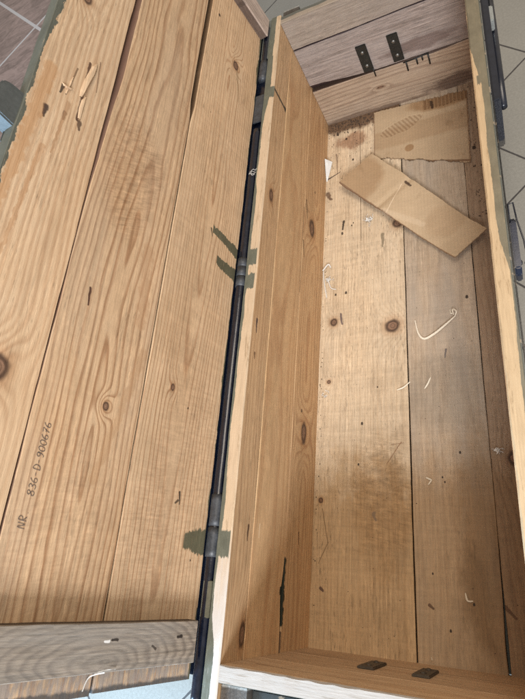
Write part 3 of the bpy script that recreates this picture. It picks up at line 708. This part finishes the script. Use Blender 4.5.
cb2 = cardboard('loose_tan_cardboard', (0.57,0.44,0.295), (0.46,0.345,0.22), 2, ridge=[(1.08,0.09,0.085,0.07,0.55),(0.90,0.30,0.05,0.05,0.2)], strokes=[(0.925,0.152,1.030,0.205,0.0011,(0.74,0.60,0.44),0.8),(1.034,0.215,1.018,0.226,0.0035,(0.06,0.035,0.025),0.9),(1.078,0.046,0.935,0.180,0.0032,(0.20,0.12,0.075),0.85),(0.935,0.180,0.792,0.316,0.0016,(0.24,0.15,0.09),0.7),(0.96,0.16,0.90,0.25,0.008,(0.72,0.60,0.45),0.25)])
def stripz(a,c_,x,y):
    base = 0.0060 + 0.0090*max(0,1-abs(a-0.38)/0.5)
    curl = 0.013*max(0,(0.30-a)/0.30)**1.5*(1-c_)
    lift = 0.010*max(0,(a-0.75)/0.25)**2
    crease = -0.0030*math.exp(-((a-0.36-0.02*c_)/0.022)**2)
    return base+curl+lift+crease+0.0012*mnoise.noise(Vector((x*9,y*9,4)))
sheet('cardboard_strip', [(0.046,1.078),(0.316,0.792),(0.386,0.850),(0.130,1.156)], 90, 30, stripz, 0.0042, cb2,
      'loose creased rectangular cardboard strip lying diagonally over the torn sheet', 'cardboard', rag=0.0028, seed=9)

# ------------------------------------------------------------------ scraps and shavings
white = painted('white_paper', (0.74,0.75,0.74), 0.7, var=0.06)
shav = painted('pale_wood_shaving', (0.74,0.68,0.56), 0.7, var=0.12)
fib = painted('white_fibre', (0.66,0.65,0.62), 0.7, var=0.06)
def scrap(name, corners, mat, label, cat, th=0.0004, n=8, amp=0.002):
    bm=bmesh.new(); g={}
    for k in (0,1):
        for i in range(n+1):
            for j in range(n+1):
                a,b_=i/n,j/n
                p=[(corners[0][q]*(1-a)+corners[1][q]*a)*(1-b_)+(corners[3][q]*(1-a)+corners[2][q]*a)*b_ for q in range(3)]
                p[2]+=amp*abs(mnoise.noise(Vector((a*3,b_*3,7))))+(th if k==0 else 0)
                g[k,i,j]=bm.verts.new(p)
    for i in range(n):
        for j in range(n):
            bm.faces.new((g[0,i,j],g[0,i+1,j],g[0,i+1,j+1],g[0,i,j+1])); bm.faces.new((g[1,i,j],g[1,i,j+1],g[1,i+1,j+1],g[1,i+1,j]))
    for i in range(n):
        bm.faces.new((g[0,i,0],g[1,i,0],g[1,i+1,0],g[0,i+1,0])); bm.faces.new((g[0,i,n],g[0,i+1,n],g[1,i+1,n],g[1,i,n]))
        bm.faces.new((g[0,0,i],g[0,0,i+1],g[1,0,i+1],g[1,0,i])); bm.faces.new((g[0,n,i],g[1,n,i],g[1,n,i+1],g[0,n,i+1]))
    o=bm_obj(name,bm,mat); tag(o,label,cat); return o
scrap('paper_scrap', [(0.0015,1.112,0.0010),(0.0045,1.112,0.001),(0.017,1.176,0.0012),(0.0015,1.176,0.020)], white,
      'small white paper scrap standing against the crate wall near the diagonal strip', 'paper scrap')
def ribbon(bm, pts, hw, th=0.0003):
    pts=[Vector(p) for p in pts]; L0=[]
    for i,p in enumerate(pts):
        d=(pts[min(i+1,len(pts)-1)]-pts[max(i-1,0)]); d.z=0; d.normalize() if d.length>1e-9 else None
        s_=Vector((-d.y,d.x,0)); h=hw[i] if isinstance(hw,(list,tuple)) else hw
        L0.append([bm.verts.new(p+s_*h+Vector((0,0,h*0.6))),bm.verts.new(p+Vector((0,0,th))),bm.verts.new(p-s_*h),bm.verts.new(p-Vector((0,0,th)))])
    for i in range(len(L0)-1):
        for k in range(4): bm.faces.new((L0[i][k],L0[i][(k+1)%4],L0[i+1][(k+1)%4],L0[i+1][k]))
    bm.faces.new(L0[0]); bm.faces.new(L0[-1][::-1])
def curve(pts, k=6):
    P=[];n=len(pts)
    for i in range(n-1):
        p0,p1,p2,p3 = [Vector(q) for q in (pts[max(i-1,0)],pts[i],pts[i+1],pts[min(i+2,n-1)])]
        for q in range(k):
            t=q/k; P.append(0.5*((2*p1)+(-p0+p2)*t+(2*p0-5*p1+4*p2-p3)*t*t+(-p0+3*p1-3*p2+p3)*t**3))
    P.append(Vector(pts[-1])); return P
def shaving(label, strands, mat=shav, name='wood_shaving', group=None, cat='wood shaving'):
    bm=bmesh.new()
    for pts,h in strands:
        P=curve(pts); n=len(P)
        ribbon(bm, P, [h*(0.35+0.65*math.sin(math.pi*min(1,max(0,(i+1)/(n+1))))) for i in range(n)])
    o=bm_obj(name,bm,mat); tag(o,label,cat,group); return o
shaving('long pale hooked wood shaving on the grey middle floor board', [
    ([(0.222,0.660,0.0014),(0.228,0.628,0.0012),(0.240,0.613,0.0012),(0.262,0.622,0.002),(0.288,0.641,0.004),(0.306,0.657,0.003)],0.0022),
    ([(0.306,0.657,0.003),(0.309,0.667,0.006),(0.302,0.672,0.006),(0.303,0.660,0.004)],0.0014),
    ([(0.296,0.676,0.001),(0.298,0.664,0.003),(0.303,0.668,0.002)],0.0011)])
shaving('thin pale sliver crossing the joint between two floor boards', [([(0.179,0.502,0.001),(0.193,0.506,0.002),(0.207,0.518,0.001)],0.0014)])
shaving('short straight pale sliver beside the joint on the grey board', [([(0.236,0.500,0.001),(0.243,0.510,0.0018),(0.249,0.524,0.001)],0.0015)])
shaving('tiny forked pale shaving on the shaded near part of the grey board', [([(0.231,0.318,0.001),(0.242,0.313,0.002)],0.0016),([(0.242,0.313,0.002),(0.235,0.304,0.001)],0.0014)])
shaving('tiny pale hooked shaving in the near corner area of the crate floor', [([(0.290,0.118,0.001),(0.293,0.106,0.0014),(0.302,0.106,0.001)],0.0016)])
shaving('faint thin shaving standing by the near end plates', [([(0.228,0.012,0.001),(0.230,0.008,0.008)],0.0008)])
def tuft(label, c, r, n, h, name='fibre_tuft', seed=1):
    rr=random.Random(seed); bm=bmesh.new()
    for i in range(n):
        a=rr.uniform(0,2*math.pi); p=Vector((c[0]+rr.gauss(0,r*0.25),c[1]+rr.gauss(0,r*0.25),0.002+rr.random()*0.003))
        pts=[p]
        for k in range(7):
            a+=rr.uniform(-1.5,1.5); p=p+Vector((math.cos(a),math.sin(a),0))*r*rr.uniform(0.12,0.30); p.z=max(0.0012,0.001+rr.random()*0.004); pts.append(p.copy())
        if i < n*0.4: ribbon(bm,curve(pts,4),h*rr.uniform(0.5,1.0))
        else:
            q=pts[0]; a=rr.uniform(0,6.28); l=rr.uniform(0.0015,0.005)
            d=Vector((math.cos(a)*l,math.sin(a)*l,rr.uniform(-0.0006,0.001)))
            ribbon(bm,[q-d,q-d*0.3,q+d*0.4+Vector((0.0005,0.0004,0.0008)),q+d],[0.0004,rr.uniform(0.001,0.0024),rr.uniform(0.0008,0.002),0.0003])
    o=bm_obj(name,bm,fib); tag(o,label,'fibre tuft'); return o
t=tuft('white crumpled fibre tuft with long strands against the left wall base', (0.0175,0.800), 0.010, 16, 0.0005, seed=3)
bm=bmesh.new(); bm.from_mesh(t.data)
for pts,h in (([(0.003,0.835,0.003),(0.006,0.800,0.003),(0.014,0.752,0.001)],0.0014),([(0.003,0.828,0.006),(0.016,0.845,0.004),(0.022,0.836,0.002)],0.0016),([(0.018,0.800,0.005),(0.024,0.778,0.002),(0.037,0.772,0.001)],0.0010)):
    ribbon(bm,curve(pts),h)
bm.to_mesh(t.data); bm.free()
tuft('white fluffy fibre tuft poking out under the diagonal cardboard strip', (0.120,0.955), 0.013, 26, 0.0005, seed=5)
tuft('pale scuffed fibre patch on the narrow brown floor board', (0.3640,0.368), 0.008, 14, 0.0006, seed=8)
tuft('wisp of white fibres by the left wall near the dark screw knot', (0.020,0.500), 0.012, 4, 0.0008, seed=12)
# wisp caught on the hinge
bm=bmesh.new(); rr=random.Random(4)
for i in range(5):
    p=Vector((-0.033+rr.gauss(0,0.003),0.872+rr.gauss(0,0.008),0.340+rr.random()*0.003)); pts=[p]
    for k in range(3):
        p=p+Vector((rr.uniform(-0.004,0.007),rr.uniform(-0.007,0.007),rr.uniform(-0.001,0.001))); p.z=max(0.339,p.z); pts.append(p.copy())
    ribbon(bm,curve(pts,4),0.00035)
o=bm_obj('cobweb_wisp',bm,fib); tag(o,'pale wisp of cobweb caught on the hinge edge of the crate','cobweb')
bm=bmesh.new()
ribbon(bm,curve([m_lid(-0.020,0.192,-0.0012),m_lid(-0.006,0.187,-0.003),m_lid(0.001,0.182,-0.0215)]),0.0007)
ribbon(bm,curve([m_lid(0.002,0.192,-0.021),m_lid(0.0035,0.182,-0.0225),m_lid(0.003,0.165,-0.021)]),0.0005)
o=bm_obj('cobweb_strand',bm,fib); tag(o,'thin white cobweb strand on the lid batten edge','cobweb')

# crumbs of dirt
bm=bmesh.new(); rr=random.Random(11)
def crumb(x,y,r,z=0.0):
    g=bmesh.ops.create_icosphere(bm,subdivisions=1,radius=r)
    for q in g['verts']: q.co=Vector((x+q.co.x*rr.uniform(.6,1.5),y+q.co.y*rr.uniform(.6,1.5),z+r*0.4+q.co.z*0.6))
for i in range(150): crumb(rr.uniform(0.004,0.13),L-0.004-abs(rr.gauss(0,0.022)),rr.uniform(0.0007,0.0024))
for i in range(60): crumb(rr.uniform(0.004,0.13),rr.uniform(1.10,1.30),rr.uniform(0.0005,0.0014))
for i in range(70): crumb(rr.uniform(0.37,0.396),rr.uniform(0.9,1.31),rr.uniform(0.0006,0.0018))
for i in range(90): crumb(rr.uniform(0.01,0.39),rr.uniform(0.02,1.0),rr.uniform(0.0004,0.0009))
for i in range(60): crumb(0.004+abs(rr.gauss(0,0.004)),rr.uniform(0.05,1.2),rr.uniform(0.0005,0.0013))
dm=painted('dark_dirt_crumbs',(0.07,0.045,0.03),0.9,var=0.5)
o=bm_obj('dirt_crumbs',bm,dm); tag(o,'dark crumbs of dirt scattered along the edges of the crate floor','dirt',kind='stuff')

# ------------------------------------------------------------------ the ground
def tiles(name, base, grout, pa, pb, oa, ob, gw, stone=False, rot=math.pi/4, r0=0.35):
    m, nt, bs = new_mat(name); x,y,z = obj_co()
    a = (x+y-oa)*(1/pa); b_ = (y-x-ob)*(1/pb)
    fa = ab(fr(a+0.5)-0.5)*pa*0.7071; fb = ab(fr(b_+0.5)-0.5)*pb*0.7071
    j = (nz(x*60,y*60,1.0,2.0)-0.5)*0.0012
    g = ss(gw+0.0007, gw-0.0007, mn(fa,fb)+j)
    n = nz(x*5,y*5,0.0,5.0,0.6); f = nz(x*170,y*170,2.0,3.0,0.7)
    if stone:
        n = nz(x*7+y*3, y*16-x*4, 0.0, 6.0, 0.7, 1.2); f = nz(x*30,y*60,1.0,5.0,0.7)
        col = mix(ss(0.3,0.7,n), tuple(q*0.62 for q in base), tuple(q*1.25 for q in base))
        col = mix(ss(0.55,0.72,f)*0.7, col, tuple(q*0.45 for q in base))
    else:
        col = scale(mix(n, tuple(q*0.86 for q in base), tuple(q*1.1 for q in base)), (f-0.5)*0.5+1.0)
    col = mix(g, col, grout)
    setin(bs,'Base Color',col); setin(bs,'Roughness',(f-0.5)*0.2+r0+g*0.3); bs.inputs['Specular IOR Level'].default_value=0.4
    bump(bs, f*0.3+(1.0-g)*1.0, 0.0010, 0.5)
    return m
gm = tiles('grey_speckled_floor_tiles',(0.27,0.258,0.228),(0.055,0.05,0.048),0.383,0.362,1.182,0.53,0.0022)
mesh('floor',[(-1.25,-6,GROUND),(8,-6,GROUND),(8,8,GROUND),(-1.25,8,GROUND)],[(0,1,2,3)],[gm])['kind']='structure'
sm = tiles('mottled_pink_brown_stone_tiles',(0.36,0.27,0.25),(0.66,0.65,0.66),1.10,1.10,1.02,5.6,0.0085,stone=True,r0=0.45)
mesh('stone_floor',[(-8,-6,GROUND),(-1.252,-6,GROUND),(-1.252,8,GROUND),(-8,8,GROUND)],[(0,1,2,3)],[sm])['kind']='structure'

# ------------------------------------------------------------------ light
wd = bpy.data.worlds.new('World'); scene.world = wd; wd.use_nodes = True
X.nt = wd.node_tree; bg = wd.node_tree.nodes['Background']
tc = wd.node_tree.nodes.new('ShaderNodeTexCoord'); gx,gy,gz = xyz(tc.outputs['Generated'])
wc = mix(ss(0.3,-0.9,gy), (1.0,0.87,0.72), (0.82,0.92,1.05))
wd.node_tree.links.new(wc, bg.inputs['Color']); bg.inputs['Strength'].default_value = 0.37
def area(name, loc, target, sx, sy, power, col):
    l = bpy.data.lights.new(name,'AREA'); l.shape='RECTANGLE'; l.size=sx; l.size_y=sy; l.energy=power; l.color=col
    o = bpy.data.objects.new(name,l); C.objects.link(o); o.location=loc
    o.rotation_euler = (Vector(target)-Vector(loc)).to_track_quat('-Z','Y').to_euler()
    return o
area('door_daylight', (0.75,-1.75,1.75), (0.15,0.5,0.1), 0.85, 0.75, 76, (0.97,0.98,1.0))
area('side_window', (-1.15,-1.05,0.95), (-0.35,-0.15,0.0), 0.9, 0.8, 75, (0.45,0.72,1.0))
area('ceiling_lamp', (1.0,1.1,2.6), (0.1,0.8,0.2), 1.3, 1.3, 30, (1.0,0.88,0.74))

# ------------------------------------------------------------------ camera
cam = bpy.data.cameras.new('camera'); co = bpy.data.objects.new('camera', cam); C.objects.link(co)
co.location = (0.42370,0.11564,1.07809); co.rotation_euler = (0.44138,0.45571,0.08625)
cam.sensor_fit='VERTICAL'; cam.sensor_height=36.0; cam.sensor_width=27.0; cam.lens=533.836/699*36; cam.clip_start=0.01; cam.clip_end=100
scene.camera = co
scene.view_settings.view_transform='Standard'; scene.view_settings.look='None'; scene.view_settings.gamma=1.0; scene.view_settings.exposure=0.25
scene.render.engine='CYCLES'
scene.cycles.max_bounces=5; scene.cycles.diffuse_bounces=4; scene.cycles.glossy_bounces=3
scene.cycles.use_adaptive_sampling=True; scene.cycles.adaptive_threshold=0.015; scene.cycles.use_denoising=False
